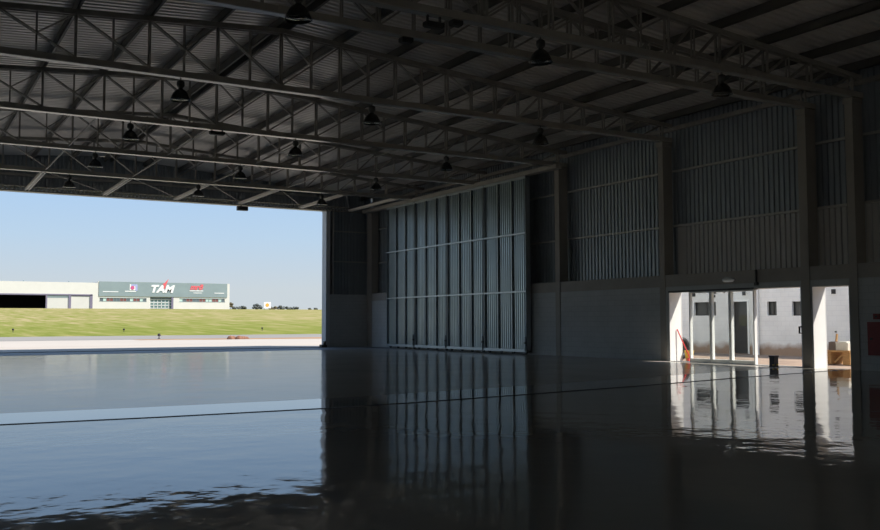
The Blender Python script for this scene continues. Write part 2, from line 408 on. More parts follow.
# ------------------------------------------------------------------ ROOF
ZS = .26     # roof sheet above the top chords
mb = MB()
for s in (1, -1):
    xe = XR+s*(XC+.25-XR)
    a = (XR, YB-.3, ZRIDGE+ZS); vec = (xe-XR, 0, -SL*abs(xe-XR))
    sheet(mb, a, (XR, YF+.75, ZRIDGE+ZS), vec, (0, 0, 1), .25, .05)
ceiling = structure(mb, 'ceiling', M['roof'])
nodes_x = [XR]+[XR+NODE*i for i in range(1, 9)]+[XR-NODE*i for i in range(1, 9)]
words = ['first', 'second', 'third', 'fourth', 'fifth', 'sixth', 'seventh']
def purlin_mb(x, w=.07, h=.24):
    z = ztop(x); mb = MB()
    # C section: web and two lips
    y0, y1 = YB-.2, YF+.5
    mb.box(x-.012, x+.012, y0, y1, z+.0, z+h)
    mb.box(x-.012, x+w, y0, y1, z+.0, z+.014); mb.box(x-.012, x+w, y0, y1, z+h-.014, z+h)
    mb.box(x+w-.012, x+w, y0, y1, z, z+.04)
    return mb
for sx, side in ((1, 'right'), (-1, 'left')):
    for i in range(0, 9):
        x = XR+sx*(NODE*i if i else .16)
        if i == 8: x = XR+sx*(NODE*8-.1)
        if i == 0: lab = 'steel roof purlin of the ridge pair, %s one' % side
        elif i == 8: lab = 'steel eave purlin along the top of the %s wall' % side
        else: lab = 'steel roof purlin running front to back, %s from the ridge on the %s slope' % (words[i-1], side)
        single(purlin_mb(x), 'roof_purlin', M['purlin'], (x, (YB+YF)/2, ztop(x)), lab, 'purlin', 'purlins under the roof sheets')

# trusses -----------------------------------------------------------
tl = {1: 'steel roof truss nearest the hangar opening', 2: 'second steel roof truss from the hangar opening',
      3: 'third steel roof truss from the hangar opening', 4: 'fourth steel roof truss from the opening, ending above the left jamb of the glass doors',
      5: 'farther truss of the close pair, ending between the two doorways', 6: 'nearest steel roof truss, front one of the close pair'}
def member(a, b, y, w, gap=.07, batten=True):
    mb = MB(); a = Vector((a[0], y, a[1])); b = Vector((b[0], y, b[1]))
    g = Vector((0, gap, 0))
    mb.bar(a-g, b-g, w, w*.8); mb.bar(a+g, b+g, w, w*.8)
    L = (b-a).length
    if batten:
        for i in range(1, max(2, int(L/.55))):
            p = a+(b-a)*(i/max(2, int(L/.55))); d = (b-a).normalized()*.035
            mb.bar(p-d, p+d, 2*gap+w, .012)
    return mb
def truss(k):
    y = TY[k]; zb0, zb1 = ZB, ZB+.15
    t = thing('roof_truss', (XR, y, ZB), tl[k], 'truss', 'steel roof trusses')
    xl = XL
    mb = MB()
    for s in (-1, 1):
        mb.box(xl, XW+.35, y+s*.09-.03, y+s*.09+.03, zb0, zb1)
    for i in range(1, 7):        # splice sleeves
        xs = xl+i*4.1; mb.box(xs-.2, xs+.2, y-.13, y+.13, zb0, zb1+.01)
    mb.build('bottom_chord', M['chord'], t)
    MB().box(xl, XW+.35, y-.105, y+.105, zb0-.012, zb0).build('flange_plate', M['plate'], t)
    mb = MB()
    for s in (-1, 1):
        mb.bar((XR, y+s*.08, ZRIDGE-.07), (XW+.35, y+s*.08, ztop(XW+.35)-.07), .05, .13)
        mb.bar((XR, y+s*.08, ZRIDGE-.07), (xl, y+s*.08, ztop(xl)-.07), .05, .13)
    mb.build('top_chord', M['truss'], t)
    zt = lambda x: ztop(x)-.1
    for sx in (1, -1):
        nmax = 8 if sx == 1 else 5
        for i in range(0, nmax+1):
            x = XR+sx*NODE*i
            if not (sx == -1 and i == 0): member((x, zb1), (x, zt(x)), y, .055).build('post', M['truss'], t)
            if i < nmax:
                xm = x+sx*NODE/2; xo = x+sx*NODE
                if i < 4:
                    member((xm, zb1), (xm, zt(xm)), y, .04, .05).build('post', M['truss'], t)
                    member((xo, zt(xo)), (x, zb1), y, .05, .05).build('diagonal', M['truss'], t)
                    mid = ((xo+x)/2, (zt(xo)+zb1)/2)
                    member(mid, (x, zt(x)), y, .035, .03, False).build('diagonal', M['truss'], t)
                else:
                    if i < 7: member((xm, zb1), (xm, zt(xm)), y, .035, .05).build('post', M['truss'], t)
                    member((x, zb1), (xm, zt(xm)), y, .04, .05).build('diagonal', M['truss'], t)
                    member((xm, zb1), (xo, zt(xo)), y, .04, .05).build('diagonal', M['truss'], t)
    return t
for k in TY: truss(k)

# struts and braces of the lower plane
for i, x in enumerate((5.25, 8.82, 12.35, 15.8, 19.3, 22.35)):
    mb = MB(); a = (x, TY[1]+.1, ZB+.02); b_ = (x, YF-.1, ZB-.02)
    for s in (-1, 1): mb.bar((a[0]+s*.07, a[1], a[2]), (b_[0]+s*.07, b_[1], b_[2]), .05, .12, (1, 0, 0))
    mb.bar(a, b_, .16, .015, (1, 0, 0))
    names = ['leftmost', 'second from the left', 'third from the left', 'fourth from the left', 'fifth from the left', 'rightmost, just above the jamb corner']
    single(mb, 'header_strut', M['strut'], (x, (TY[1]+YF)/2, ZB-.06), 'pale strut from the front truss to the opening header, '+names[i], 'strut', 'pale struts behind the header')
xs = (5.25, 8.82, 12.35, 15.8, 19.3, 22.35)
for i in range(5):
    mb = MB().tube((xs[i]+.14, TY[1]+.14, ZB+.03), (xs[i+1]-.2, YF-.42, ZB+.1), .022, 6)
    single(mb, 'wind_brace', M['truss'], ((xs[i]+xs[i+1])/2, (TY[1]+YF)/2, ZB), 'thin diagonal brace rod behind the header between the %s and %s struts' % (('first', 'second', 'third', 'fourth', 'fifth')[i], ('second', 'third', 'fourth', 'fifth', 'sixth')[i]), 'brace', 'diagonal rods behind the header')
for i, x in enumerate((5.3, 8.9, 12.5, 16.1)):
    for (ka, kb, w) in ((2, 1, 'first and second'), (3, 2, 'second and third')):
        mb = MB().bar((x, TY[ka]+.1, ZB+.07), (x, TY[kb]-.1, ZB+.07), .035, .035, (1, 0, 0))
        single(mb, 'tie_bar', M['truss'], (x, (TY[ka]+TY[kb])/2, ZB), 'thin tie bar between the %s trusses from the opening, %s from the left' % (w, words[i]), 'tie bar', 'tie bars between the trusses')

# guide rail over the stacked doors
XD = 23.2
mb = MB().box(XD-.06, XD+.10, 29.6, YF-.1, ZB-.13, ZB+.02); mb.box(XD+.16, XD+.26, 29.6, YF-.1, ZB-.13, ZB+.02)
mb.box(XD-.06, XD+.26, 29.6, YF-.1, ZB+.02, ZB+.05)
single(mb, 'door_guide_rail', M['chord'], (XD+.1, 39, ZB-.13), 'long steel guide rail along the top of the stacked hangar doors', 'rail')

# ------------------------------------------------------------------ HANGAR DOOR LEAVES parked along the right wall
def leaf(y0, y1, label):
    t = thing('hangar_door_leaf', (XD+.15, (y0+y1)/2, 0), label, 'hangar door', 'hangar door leaves stacked along the right wall')
    n = 3; w = (y1-y0-.04)/n; zt_ = ZB-.16
    for i in range(n+1):
        yc = y0+.02+i*w
        wd = .06 if i in (0, n) else .10
        yy0 = yc if i == 0 else (yc-wd if i == n else yc-wd/2)
        mb = MB(); mb.box(XD, XD+.02, yy0, yy0+wd, .1, zt_); mb.box(XD, XD+.15, yy0+wd-.02, yy0+wd, .1, zt_); mb.box(XD, XD+.24, yy0, yy0+.02, .1, zt_)
        mb.build('stile', M['galv_frame'], t)
    for z in (2.70, 5.22):
        MB().box(XD-.02, XD+.05, y0+.02, y1-.02, z-.035, z+.035).build('rail', M['galv_frame'], t)
    MB().box(XD-.01, XD+.24, y0+.02, y1-.02, .1, .22).build('bottom_rail', M['galv_frame'], t)
    MB().box(XD-.005, XD+.24, y0+.02, y1-.02, zt_-.08, zt_+.02).build('top_rail', M['galv_frame'], t)
    mb = MB()
    for i in range(n):
        a = y0+.02+i*w
        # flat strip then three tall ribs
        pts = [(a, 0)]
        u = w/7.0
        for q in range(6):
            pts += [(a+(q+.55)*u, 0), (a+(q+.72)*u, 1), (a+(q+1.08)*u, 1), (a+(q+1.25)*u, 0)]
        pts.append((a+w, 0)); k = len(mb.v)
        for (yy, hh) in pts:
            mb.v.append((XD+.13-hh*.055, yy, .15)); mb.v.append((XD+.13-hh*.055, yy, zt_-.02))
        for j in range(len(pts)-1): mb.f.append((k+2*j, k+2*j+2, k+2*j+3, k+2*j+1))
    mb.build('sheet', M['galv'], t)
    for i in range(4):
        yc = y0+.25+i*(y1-y0-.5)/3
        MB().lathe([(0.0, -.03), (.10, -.03), (.10, .03), (0.0, .03)], (XD+.13, yc, .102), 14, 'x').build('wheel', M['dark'], t)
    # meeting-edge bolt
    mb = MB().tube((XD-.03, y0+.1, .12), (XD-.03, y0+.1, .75), .02, 6); mb.box(XD-.06, XD, y0+.06, y0+.14, .45, .53); mb.build('bolt', M['iron'], t)
ly = [44.84, 41.66, 38.41, 35.12, 31.81]
for i, lab in enumerate(('galvanised hangar door leaf, leftmost and farthest of the four stacked leaves', 'galvanised hangar door leaf, second from the left in the stack',
                         'galvanised hangar door leaf, third from the left in the stack', 'galvanised hangar door leaf, rightmost and nearest of the four stacked leaves')):
    leaf(ly[i+1], ly[i], lab)

# ------------------------------------------------------------------ GLASS SLIDING DOORS in the right wall
def glass_leaf(name, xc, y0, y1, z1, handle=False):
    f = MB(); w = .045; d = .06
    f.box(xc-d, xc+d, y0, y0+w, .02, z1); f.box(xc-d, xc+d, y1-w, y1, .02, z1)
    f.box(xc-d, xc+d, y0+w, y1-w, .02, .13); f.box(xc-d, xc+d, y0+w, y1-w, z1-.04, z1)
    o = structure(f, name, M['white'])
    structure(MB().box(xc-.005, xc+.005, y0+w, y1-w, .13, z1-.04), 'pane', M['glass'], o)
    return o
XG = XW+.10
glass_leaf('door_1', XG, 21.88, 22.84, 2.41)
glass_leaf('door_2', XG, 21.05, 21.86, 2.41)
d3 = glass_leaf('door_3', XG, 20.04, 21.03, 2.41)
mb = MB().box(XW-.03, XW+.19, 20.0, 23.74, 2.41, 2.475); 
structure(mb, 'trim_3', M['iron'])
mb = MB().box(XW+.02, XW+.16, 18.22, 23.74, 0, .018)
structure(mb, 'trim_4', M['alu'])
# frame lining and pull handle at the right jamb of the wide doorway
mb = MB().box(XW+.03, XW+.13, 18.22, 18.28, .0, 2.44); jl = structure(mb, 'trim_5', M['alu'])
for (y, z) in ((23.74, 2.44), (17.84, 2.42)): structure(MB().box(XW+.005, XC+.02, y-.012, y, 0, z), 'trim_7', M['white'])  # white lining added on the sunlit reveals only, to brighten them
mb = MB().box(XW-.02, XW+.03, 18.31, 18.34, 1.02, 1.24); mb.box(XW-.02, XW+.03, 18.24, 18.31, 1.02, 1.05); mb.box(XW-.02, XW+.03, 18.24, 18.31, 1.21, 1.24)
structure(mb, 'handle', M['dark'], jl)

# things on the right wall -------------------------------------------------
t = thing('emergency_light', (XW, 20.98, 2.68), 'small white oval lamp on the wall above the glass doors', 'lamp')
MB().box(XW-.03, XW, 20.82, 21.14, 2.69, 2.83).build('base', M['white'], t)
mb = MB().lathe([(0, -.24), (.05, -.22), (.075, -.12), (.08, 0), (.075, .12), (.05, .22), (0, .24)], (XW-.06, 20.98, 2.76), 14, 'y'); mb.build('diffuser', M['sign_white'], t, True)
t = thing('conduit', (XW-.03, 19.87, 2.55), 'short dark vertical conduit on the beam above the wide doorway', 'pipe')
MB().tube((XW-.04, 19.87, 2.56), (XW-.04, 19.87, ZC-.01), .035, 8).build('pipe', M['iron'], t)
MB().box(XW-.06, XW, 19.80, 19.94, 2.53, 2.63).build('junction_box', M['iron'], t)
t = thing('hose_cabinet', (XW-.1, 15.5, .44), 'dark red wall cabinet at the right edge beside the single doorway', 'cabinet')
MB().box(XW-.2, XW-.003, 15.05, 15.93, .44, 1.37).build('cabinet_body', M['red'], t)
mb = MB().box(XW-.215, XW-.2, 15.09, 15.89, .49, 1.32); dd = mb.build('door', M['red'], t)
MB().tube((XW-.25, 15.8, .9), (XW-.215, 15.8, .9), .03, 10).build('latch', M['iron'], dd)
t = thing('alarm_box', (XW-.05, 15.75, 1.44), 'small dark red alarm box on the wall above the red cabinet', 'alarm')
MB().box(XW-.07, XW, 15.65, 15.83, 1.44, 1.60).build('housing', M['red'], t)
MB().tube((XW-.085, 15.74, 1.52), (XW-.07, 15.74, 1.52), .035, 12).build('button', M['iron'], t)

# box on the floor by the doorway
t = thing('extinguisher_box', (23.2, 19.03, 0), 'small dark maroon box with yellow marks standing on the floor in the wide doorway', 'box')
MB().box(23.10, 23.28, 18.92, 19.11, 0.02, .31).build('box_body', M['boxdark'], t)
MB().box(23.085, 23.295, 18.905, 19.125, .31, .345).build('lid', M['boxdark'], t)
mb = MB(); mb.box(23.093, 23.10, 18.93, 18.99, .05, .08); mb.box(23.20, 23.27, 18.912, 18.92, .05, .09); mb.build('yellow_mark', M['yellow'], t)
MB().box(23.09, 23.29, 18.91, 19.12, 0, .02).build('foot', M['dark'], t)

# bucket, mop handle and tyre just outside the left jamb
t = thing('mop_bucket', (24.35, 23.62, 0), 'yellow bucket on the ground at the left side of the glass doors', 'bucket')
mb = MB().lathe([(0, .0), (.12, .0), (.165, .34), (.18, .34), (.18, .36), (.15, .36), (.11, .03), (0, .03)], (24.35, 23.62, 0), 18); mb.build('pail', M['yellow'], t, False)
mb = MB()
for i in range(10):
    a0 = math.pi*i/10; a1 = math.pi*(i+1)/10
    mb.tube((24.35+.17*math.cos(a0), 23.62, .34-.14*math.sin(a0)), (24.35+.17*math.cos(a1), 23.62, .34-.14*math.sin(a1)), .008, 5)
mb.build('handle', M['iron'], t)
t = thing('broom', (24.05, 23.44, 0), 'red handled broom leaning at the left jamb of the glass doors', 'broom')
MB().tube((24.18, 23.42, .10), (23.86, 23.70, 1.12), .020, 8).build('handle', M['redbright'], t)
MB().box(24.06, 24.34, 23.36, 23.46, .0, .11).build('brush_head', M['redbright'], t)
t = thing('tyre', (24.9, 24.5, 0), 'upright black tyre on the ground behind the yellow bucket', 'tyre')
prof = []
for i in range(13):
    a = 2*math.pi*i/12; prof.append((.30+.12*math.cos(a), .12*math.sin(a)))
MB().lathe(prof, (24.9, 24.55, .42), 28, 'y').build('tread', M['dark'], t, True)
MB().lathe([(0, -.05), (.19, -.06), (.19, .06), (0, .05)], (24.9, 24.55, .42), 20, 'y').build('rim', M['iron'], t)

# low timber bench with two blocks in the courtyard behind the single doorway
t = thing('timber_bench', (26.4, 18.95, 0), 'low raw timber bench outside the single doorway', 'bench')
MB().box(26.0, 26.8, 18.40, 19.44, .40, .46).build('top', M['wood'], t)
for y in (19.24, 18.55): MB().box(26.05, 26.75, y-.13, y+.13, 0, .40).build('leg', M['wood'], t)
MB().bar((26.1, 19.0, .08), (26.1, 18.65, .36), .05, .06, (1, 0, 0)).build('brace', M['wood'], t)
single(MB().box(26.1, 26.5, 18.98, 19.22, .46, .72).box(26.14, 26.46, 19.02, 19.18, .72, .735), 'block', M['brownblock'], (26.3, 19.1, .46), 'grey brown block on the timber bench, left one', 'block')
single(MB().box(26.1, 26.6, 18.52, 18.96, .46, .70).box(26.15, 26.55, 18.6, 18.9, .70, .74), 'block', M['paleblock'], (26.3, 18.74, .46), 'pale block on the timber bench, right one', 'block')
single(MB().bar((26.3, 19.08, .735), (26.32, 19.06, .98), .05, .05), 'stick', M['wood'], (26.3, 19.08, .735), 'short upright wooden stick on the brown block on the bench', 'stick')

# ------------------------------------------------------------------ COURTYARD and annex building
XA = 31.5
structure(MB().box(XC, XA+8, -20, YF+.5, -.3, -.02), 'ground', M['annex_floor'])
t = thing('annex_building', (XA+3, 27, 0), 'white block annex across the courtyard seen through the glass doors', 'building')
AH = 4.6
wins = [(28.9, 30.2, 1.66, 2.27), (25.62, 26.10, 1.64, 2.22), (23.9, 24.86, 1.62, 2.2), (31.05, 31.6, 1.6, 2.25)]
adoor = (27.14, 27.95, 0, 2.25)
mb = wall_holes(MB(), 'x', XA, XA+.2, 8, 42, -.3, AH, [*wins, adoor])
mb.build('wall', M['annex'], t)
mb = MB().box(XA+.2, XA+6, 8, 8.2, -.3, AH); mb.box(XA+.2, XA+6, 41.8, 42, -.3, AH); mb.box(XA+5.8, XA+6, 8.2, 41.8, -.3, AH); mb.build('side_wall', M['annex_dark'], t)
MB().box(XA-.1, XA+6.1, 7.9, 42.1, AH, AH+.2).build('roof', M['paleblock'], t)
for i, (a, b_, c, d) in enumerate(wins):
    mb = MB()
    for (p, q) in ((a, a+.05), (b_-.05, b_), ((a+b_)/2-.025, (a+b_)/2+.025)): mb.box(XA+.10, XA+.15, p, q, c, d)
    mb.box(XA+.10, XA+.15, a, b_, c, c+.05); mb.box(XA+.10, XA+.15, a, b_, d-.05, d)
    w_ = mb.build('window', M['iron'], t)
    MB().box(XA+.12, XA+.13, a+.04, b_-.04, c+.04, d-.04).build('pane', M['dark_glass'], w_)
mb = MB()
mb.box(XA-.03, XA+.06, 27.06, 27.14, 0, 2.33); mb.box(XA-.03, XA+.06, 27.95, 28.03, 0, 2.33); mb.box(XA-.03, XA+.06, 27.14, 27.95, 2.25, 2.33)
mb.build('door_frame', M['white'], t)
dr = MB().box(XA+.09, XA+.13, 27.15, 27.94, .02, 2.24).build('door', M['annex_dark'], t)  # dark panel stands for the shade inside the open doorway
MB().tube((XA+.06, 27.85, 1.0), (XA+.09, 27.85, 1.0), .03, 8).build('knob', M['iron'], dr)
for y in (26.75, 26.55): MB().tube((XA-.09, y, -.02), (XA-.09, y, AH), .06, 10).build('downpipe', M['white'], t)
for (y, z, s_) in ((30.2, 2.62, .17), (28.95, 2.72, .17), (28.97, 2.52, .1), (27.3, 2.6, .17), (29.62, 2.76, .08), (28.4, 2.70, .08), (25.25, 2.82, .1), (22.9, 2.55, .18), (23.4, 2.76, .08), (22.85, .98, .06)):
    mb = MB().box(XA-.03, XA, y-s_/2, y+s_/2, z-s_/2, z+s_/2); mb.box(XA-.045, XA-.03, y-s_*.4, y+s_*.4, z-s_*.4, z+s_*.4)
    mb.build('vent', M['dark'], t)

# ------------------------------------------------------------------ closing walls not in view
holes = [(YB+1+i*6, YB+5.6+i*6, 1.0, 6.4 if i > 5 else 3.4) for i in range(1, 9)]  # unseen window openings added to light the inside, taller toward the front
mb = wall_holes(MB(), 'x', XL-.55, XL, YB, YF, 0, 8.6, holes); structure(mb, 'wall_left', M['block'])
for i, (a, b_, c, d) in enumerate(holes):
    f_ = MB(); f_.box(XL-.35, XL-.25, a, a+.08, c, d); f_.box(XL-.35, XL-.25, b_-.08, b_, c, d); f_.box(XL-.35, XL-.25, a, b_, c, c+.08); f_.box(XL-.35, XL-.25, a, b_, d-.08, d)
    wi = structure(f_, 'fill_window_%d' % (i+1), M['alu']); structure(MB().box(XL-.305, XL-.295, a+.08, b_-.08, c+.08, d-.08), 'pane', M['glass'], wi)
structure(MB().box(-260, XL-.55, -60, YF+.55, -.3, -.004), 'ground', M['apron'])
bholes = [(XL+1+i*5, XL+5.4+i*5, 1.0, 3.5) for i in range(5)]  # unseen back openings added so light reaches the camera-facing sides
mb = wall_holes(MB(), 'y', YB-.3, YB, XL-.55, XC+.05, 0, 9.95, bholes); structure(mb, 'wall_back', M['blockx'])
for i, (a, b_, c, d) in enumerate(bholes):
    f_ = MB(); f_.box(a, a+.08, YB-.2, YB-.1, c, d); f_.box(b_-.08, b_, YB-.2, YB-.1, c, d); f_.box(a, b_, YB-.2, YB-.1, c, c+.08); f_.box(a, b_, YB-.2, YB-.1, d-.08, d)
    wi = structure(f_, 'fill_window_%d' % (i+10), M['alu']); structure(MB().box(a+.08, b_-.08, YB-.155, YB-.145, c+.08, d-.08), 'pane', M['glass'], wi)
structure(MB().box(XL-.55, XC+10, -60, YB-.3, -.3, -.004), 'ground', M['apron'])

# ------------------------------------------------------------------ OUTSIDE GROUND
structure(MB().box(-260, 420, YF+.55, 78.6, -.3, -.004), 'ground', M['apron'])
mb = MB().poly([(-260, 78.6, 0), (420, 78.6, 0), (420, 103, 0), (-260, 103, 0)])
mb.poly([(-260, 78.6, -.3), (-260, 103, -.3), (420, 103, -.3), (420, 78.6, -.3)])
structure(mb, 'ground', M['road'])
mb = MB(); n = 60
for i in range(n):
    def ed(q):
        x = 17+q*3.0; f = min(1, q/6); r_ = random.Random(q)
        return x, 77.0-3.4*f-r_.random()*.8, 78.5+f*.8+r_.random()*.8
    x0, a0, b0 = ed(i); x1, a1, b1 = ed(i+1)
    mb.poly([(x0, a0, .006), (x1, a1, .006), (x1, b1, .006), (x0, b0, .006)])
structure(mb, 'trim_6', M['dirt'])
mb = MB(); xs_ = [-260+34*i for i in range(21)]
prof = [(103, 0), (112, .10), (140, .78), (200, 2.25), (300, 4.72), (400, 7.2), (416, 7.62), (440, 7.75), (560, 9.75), (700, 12.0)]
k = len(xs_)
for (y, z) in prof:
    for x in xs_: mb.v.append((x, y, z))
for j in range(len(prof)-1):
    for i in range(k-1): mb.f.append((j*k+i, j*k+i+1, (j+1)*k+i+1, (j+1)*k+i))
g = mb.build('grass_bank', M['grass'], None)
tag(g, 'wide rising airfield grass bank, green and dry yellow, beyond the apron', 'grass', kind='stuff')

# low mound of rubble beside the dirt strip and edge lights
mb = MB()
for i in range(14):
    a = 24.3+random.random()*1.9; q = .14+random.random()*.12
    mb.lathe([(0, q*1.3), (q*.8, q), (q*1.2, q*.4), (q*1.3, 0)], (a, 75.6+random.random()*.5, 0), 7)
single(mb, 'rubble_heap', simple('reddish_rubble', (.25, .12, .07), .9, 0, .3, 2), (25.2, 75.8, 0), 'low reddish brown heap on the dirt strip by the apron', 'heap')
for (x, y, lab, z) in ((12.17, 121, 'small dark marker post in the grass, leftmost', .29), (24.62, 119, 'small dark marker post in the grass below the teal fronted hangar', .24),
                     (43.4, 121, 'small dark marker post in the grass, rightmost', .29), (19.91, 81.8, 'small dark marker post on the grey taxiway edge', 0)):
    t = thing('edge_marker', (x, y, z), lab, 'marker')
    MB().lathe([(0, 0), (.12, 0), (.12, .04), (.04, .06), (.04, .25), (0, .25)], (x, y, z), 10).build('post', M['iron'], t)
    MB().lathe([(0, .25), (.12, .25), (.14, .32), (.10, .44), (0, .48)], (x, y, z), 10).build('head', M['boxdark'], t)

# ------------------------------------------------------------------ FAR HANGAR
YH = 420.0; ZG = 7.6
t = thing('far_hangar', (60, YH+20, ZG), 'long low white hangar with a grey teal sign front on the grass horizon', 'building')
mb = wall_holes(MB(), 'y', YH, YH+1, -60, 75.5, ZG-.6, 18.95, [(10, 73.3, ZG-1, 13.75)])
mb.build('wall', M['far_white'], t)
mb = wall_holes(MB(), 'y', YH, YH+1, 75.5, 134.5, ZG-.6, 19.6, [(76.4, 96.4, 11.0, 12.3), (98, 108.3, ZG-1, 13.0), (111.2, 132.2, 11.1, 12.4)])
mb.box(133.5, 134.5, YH+1, YH+40, ZG, 19.6); mb.box(75.5, 76, YH+1, YH+40, ZG, 19.6)
mb.build('office_wall', M['far_white'], t)
mb = MB().box(-60, 134.5, YH+1, YH+40, 18.5, 18.9); mb.build('roof', M['far_white2'], t)
MB().box(76, 133.3, YH-.25, YH-.0, 13.15, 19.58).build('sign_band', M['far_band'], t)
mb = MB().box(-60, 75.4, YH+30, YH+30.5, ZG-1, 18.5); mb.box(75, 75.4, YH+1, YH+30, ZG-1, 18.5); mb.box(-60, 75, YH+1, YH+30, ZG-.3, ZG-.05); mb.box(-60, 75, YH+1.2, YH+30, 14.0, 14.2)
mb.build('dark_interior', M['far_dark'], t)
for (a, b_) in ((55.2, 63.7), (64.7, 72.4)):
    pn = MB().box(a, b_, YH+.2, YH+.6, ZG-.5, 13.0).build('sliding_door', M['far_white2'], t)
    if a < 60: MB().box(a, b_, YH+.15, YH+.2, 12.2, 13.3).build('door_header', M['far_band'], pn)
for (a, b_, c, d) in ((63.7, 64.7, ZG-.4, 13.4), (72.4, 73.5, ZG-.4, 13.75), (10, 73.4, 13.3, 13.85), (54.6, 55.2, ZG-.4, 13.4)):
    MB().box(a, b_, YH-.1, YH+.7, c, d).build('door_frame', M['far_frame'], t)
pat1 = 'gmrrggrrgmrrmg'; pat2 = 'mgrrggrrmmrrmg'
pm = {'g': M['pane_grey'], 'm': M['pane_mint'], 'r': M['pane_red']}
for (a, b_, c, d, pat) in ((76.4, 96.4, 11.0, 12.3, pat1), (111.2, 132.2, 11.1, 12.4, pat2)):
    fr_ = MB().box(a-.2, b_+.2, YH-.06, YH+.3, c-.2, c); fr_.box(a-.2, b_+.2, YH-.06, YH+.3, d, d+.15)
    n = len(pat); w = (b_-a)/n
    for i in range(1, n): fr_.box(a+i*w-.08, a+i*w+.08, YH, YH+.3, c, d)
    win = fr_.build('window', M['far_band'], t)
    for i, ch in enumerate(pat): MB().box(a+i*w+.06, a+(i+1)*w-.06, YH+.12, YH+.2, c, d).build('pane', pm[ch], win)
# entrance glazing
mb = MB()
for i in range(7):
    x = 98.2+i*10/6; mb.box(x-.12, x+.12, YH+.7, YH+.95, ZG-.4, 12.2)
for z in (8.0, 9.3, 10.6, 11.9): mb.box(98.1, 108.2, YH+.7, YH+.95, z-.12, z+.12)
en = mb.build('entrance_frame', M['sign_white'], t)
MB().box(98.1, 108.2, YH+.8, YH+.85, ZG-.4, 12.2).build('glazing', M['far_glass'], en)
MB().box(98.0, 108.3, YH+.4, YH+.9, 12.2, 13.1).build('entrance_soffit', M['pane_grey'], t)
MB().box(107.5, 108.4, YH-.1, YH+.6, ZG-.4, 13.0).build('entrance_post', M['far_frame'], t)
MB().box(98, 108.3, YH+1.6, YH+1.8, ZG-.5, 13).build('entrance_back', M['pane_grey'], t)
for x in (46, 20, 64): MB().tube((x, YH+2, 18.9), (x, YH+2, 19.5), .3, 8).build('roof_vent', M['far_band'], t)

def text_mesh(body, size, shear, bold, mat, x, y, z, parent, name, width=None):
    cu = bpy.data.curves.new('lettering', 'FONT'); cu.body = body; cu.size = size; cu.shear = shear; cu.offset = bold; cu.extrude = .06; cu.resolution_u = 3
    tmp = bpy.data.objects.new('lettering', cu); C.objects.link(tmp)
    bpy.context.view_layer.update()
    dg = bpy.context.evaluated_depsgraph_get()
    me = bpy.data.meshes.new_from_object(tmp.evaluated_get(dg))
    bpy.data.objects.remove(tmp, do_unlink=True)
    xs2 = [v.co.x for v in me.vertices]; s_ = 1.0 if width is None else width/(max(xs2)-min(xs2)); x0 = min(xs2)
    o = ORIGIN[parent.name]
    for v in me.vertices:
        v.co = Vector((x+(v.co.x-x0)*s_, y-v.co.z, z+v.co.y))-o
    me.materials.clear(); me.materials.append(mat)
    ob = bpy.data.objects.new(name, me); link(ob, parent); ORIGIN[ob.name] = o
    return ob
ys = YH-.32
text_mesh('TAM', 4.5, .25, .22, M['sign_white'], 98.3, ys, 15.15, t, 'sign_letters', 10.6)
# red bird mark rising from the letters
mb = MB().add([(103.7, ys-.12, 16.9), (104.3, ys-.12, 16.7), (104.9, ys-.12, 18.3), (106.0, ys-.12, 21.3), (104.1, ys-.12, 19.3), (103.3, ys-.12, 18.9), (104.0, ys-.12, 18.2)], [(0, 1, 2, 6), (2, 3, 4, 6), (4, 5, 6)])
mb.build('sign_bird', M['sign_red'], t)
# square blue-white mark with a magenta disc
mb = MB().box(89.0, 92.3, ys, ys+.05, 15.9, 18.5); sq = mb.build('sign_square', M['sign_white'], t)
mb = MB().box(91.5, 92.3, ys-.06, ys, 15.7, 18.5); mb.box(89.6, 91.5, ys-.06, ys, 17.8, 18.5); mb.build('blue_corner', M['sign_blue'], sq)
MB().lathe([(0, -.05), (.85, -.05), (.85, 0), (0, 0)], (90.2, ys-.05, 17.0), 16, 'y').build('magenta_disc', M['sign_pink'], sq)
mb = MB().box(87.0, 91.8, ys, ys+.05, 15.2, 15.6); mb.build('sign_line', M['sign_white'], t)
text_mesh('mro', 3.3, .35, .16, M['sign_red'], 115.8, ys, 16.7, t, 'sign_letters', 6.0)
mb = MB().box(120.6, 121.9, ys-.05, ys, 18.3, 19.0); mb.build('sign_swoosh', M['sign_red'], t)
MB().box(115.6, 121.9, ys, ys+.05, 15.85, 16.25).build('sign_line', M['sign_white'], t)
MB().box(117.4, 121.3, ys, ys+.05, 14.9, 15.2).build('sign_line', M['sign_white'], t)
MB().box(77.6, 84.2, ys, ys+.05, 14.95, 15.3).build('sign_line', M['sign_white'], t)
MB().box(127.2, 131.8, ys, ys+.05, 14.95, 15.3).build('sign_line', M['sign_white'], t)

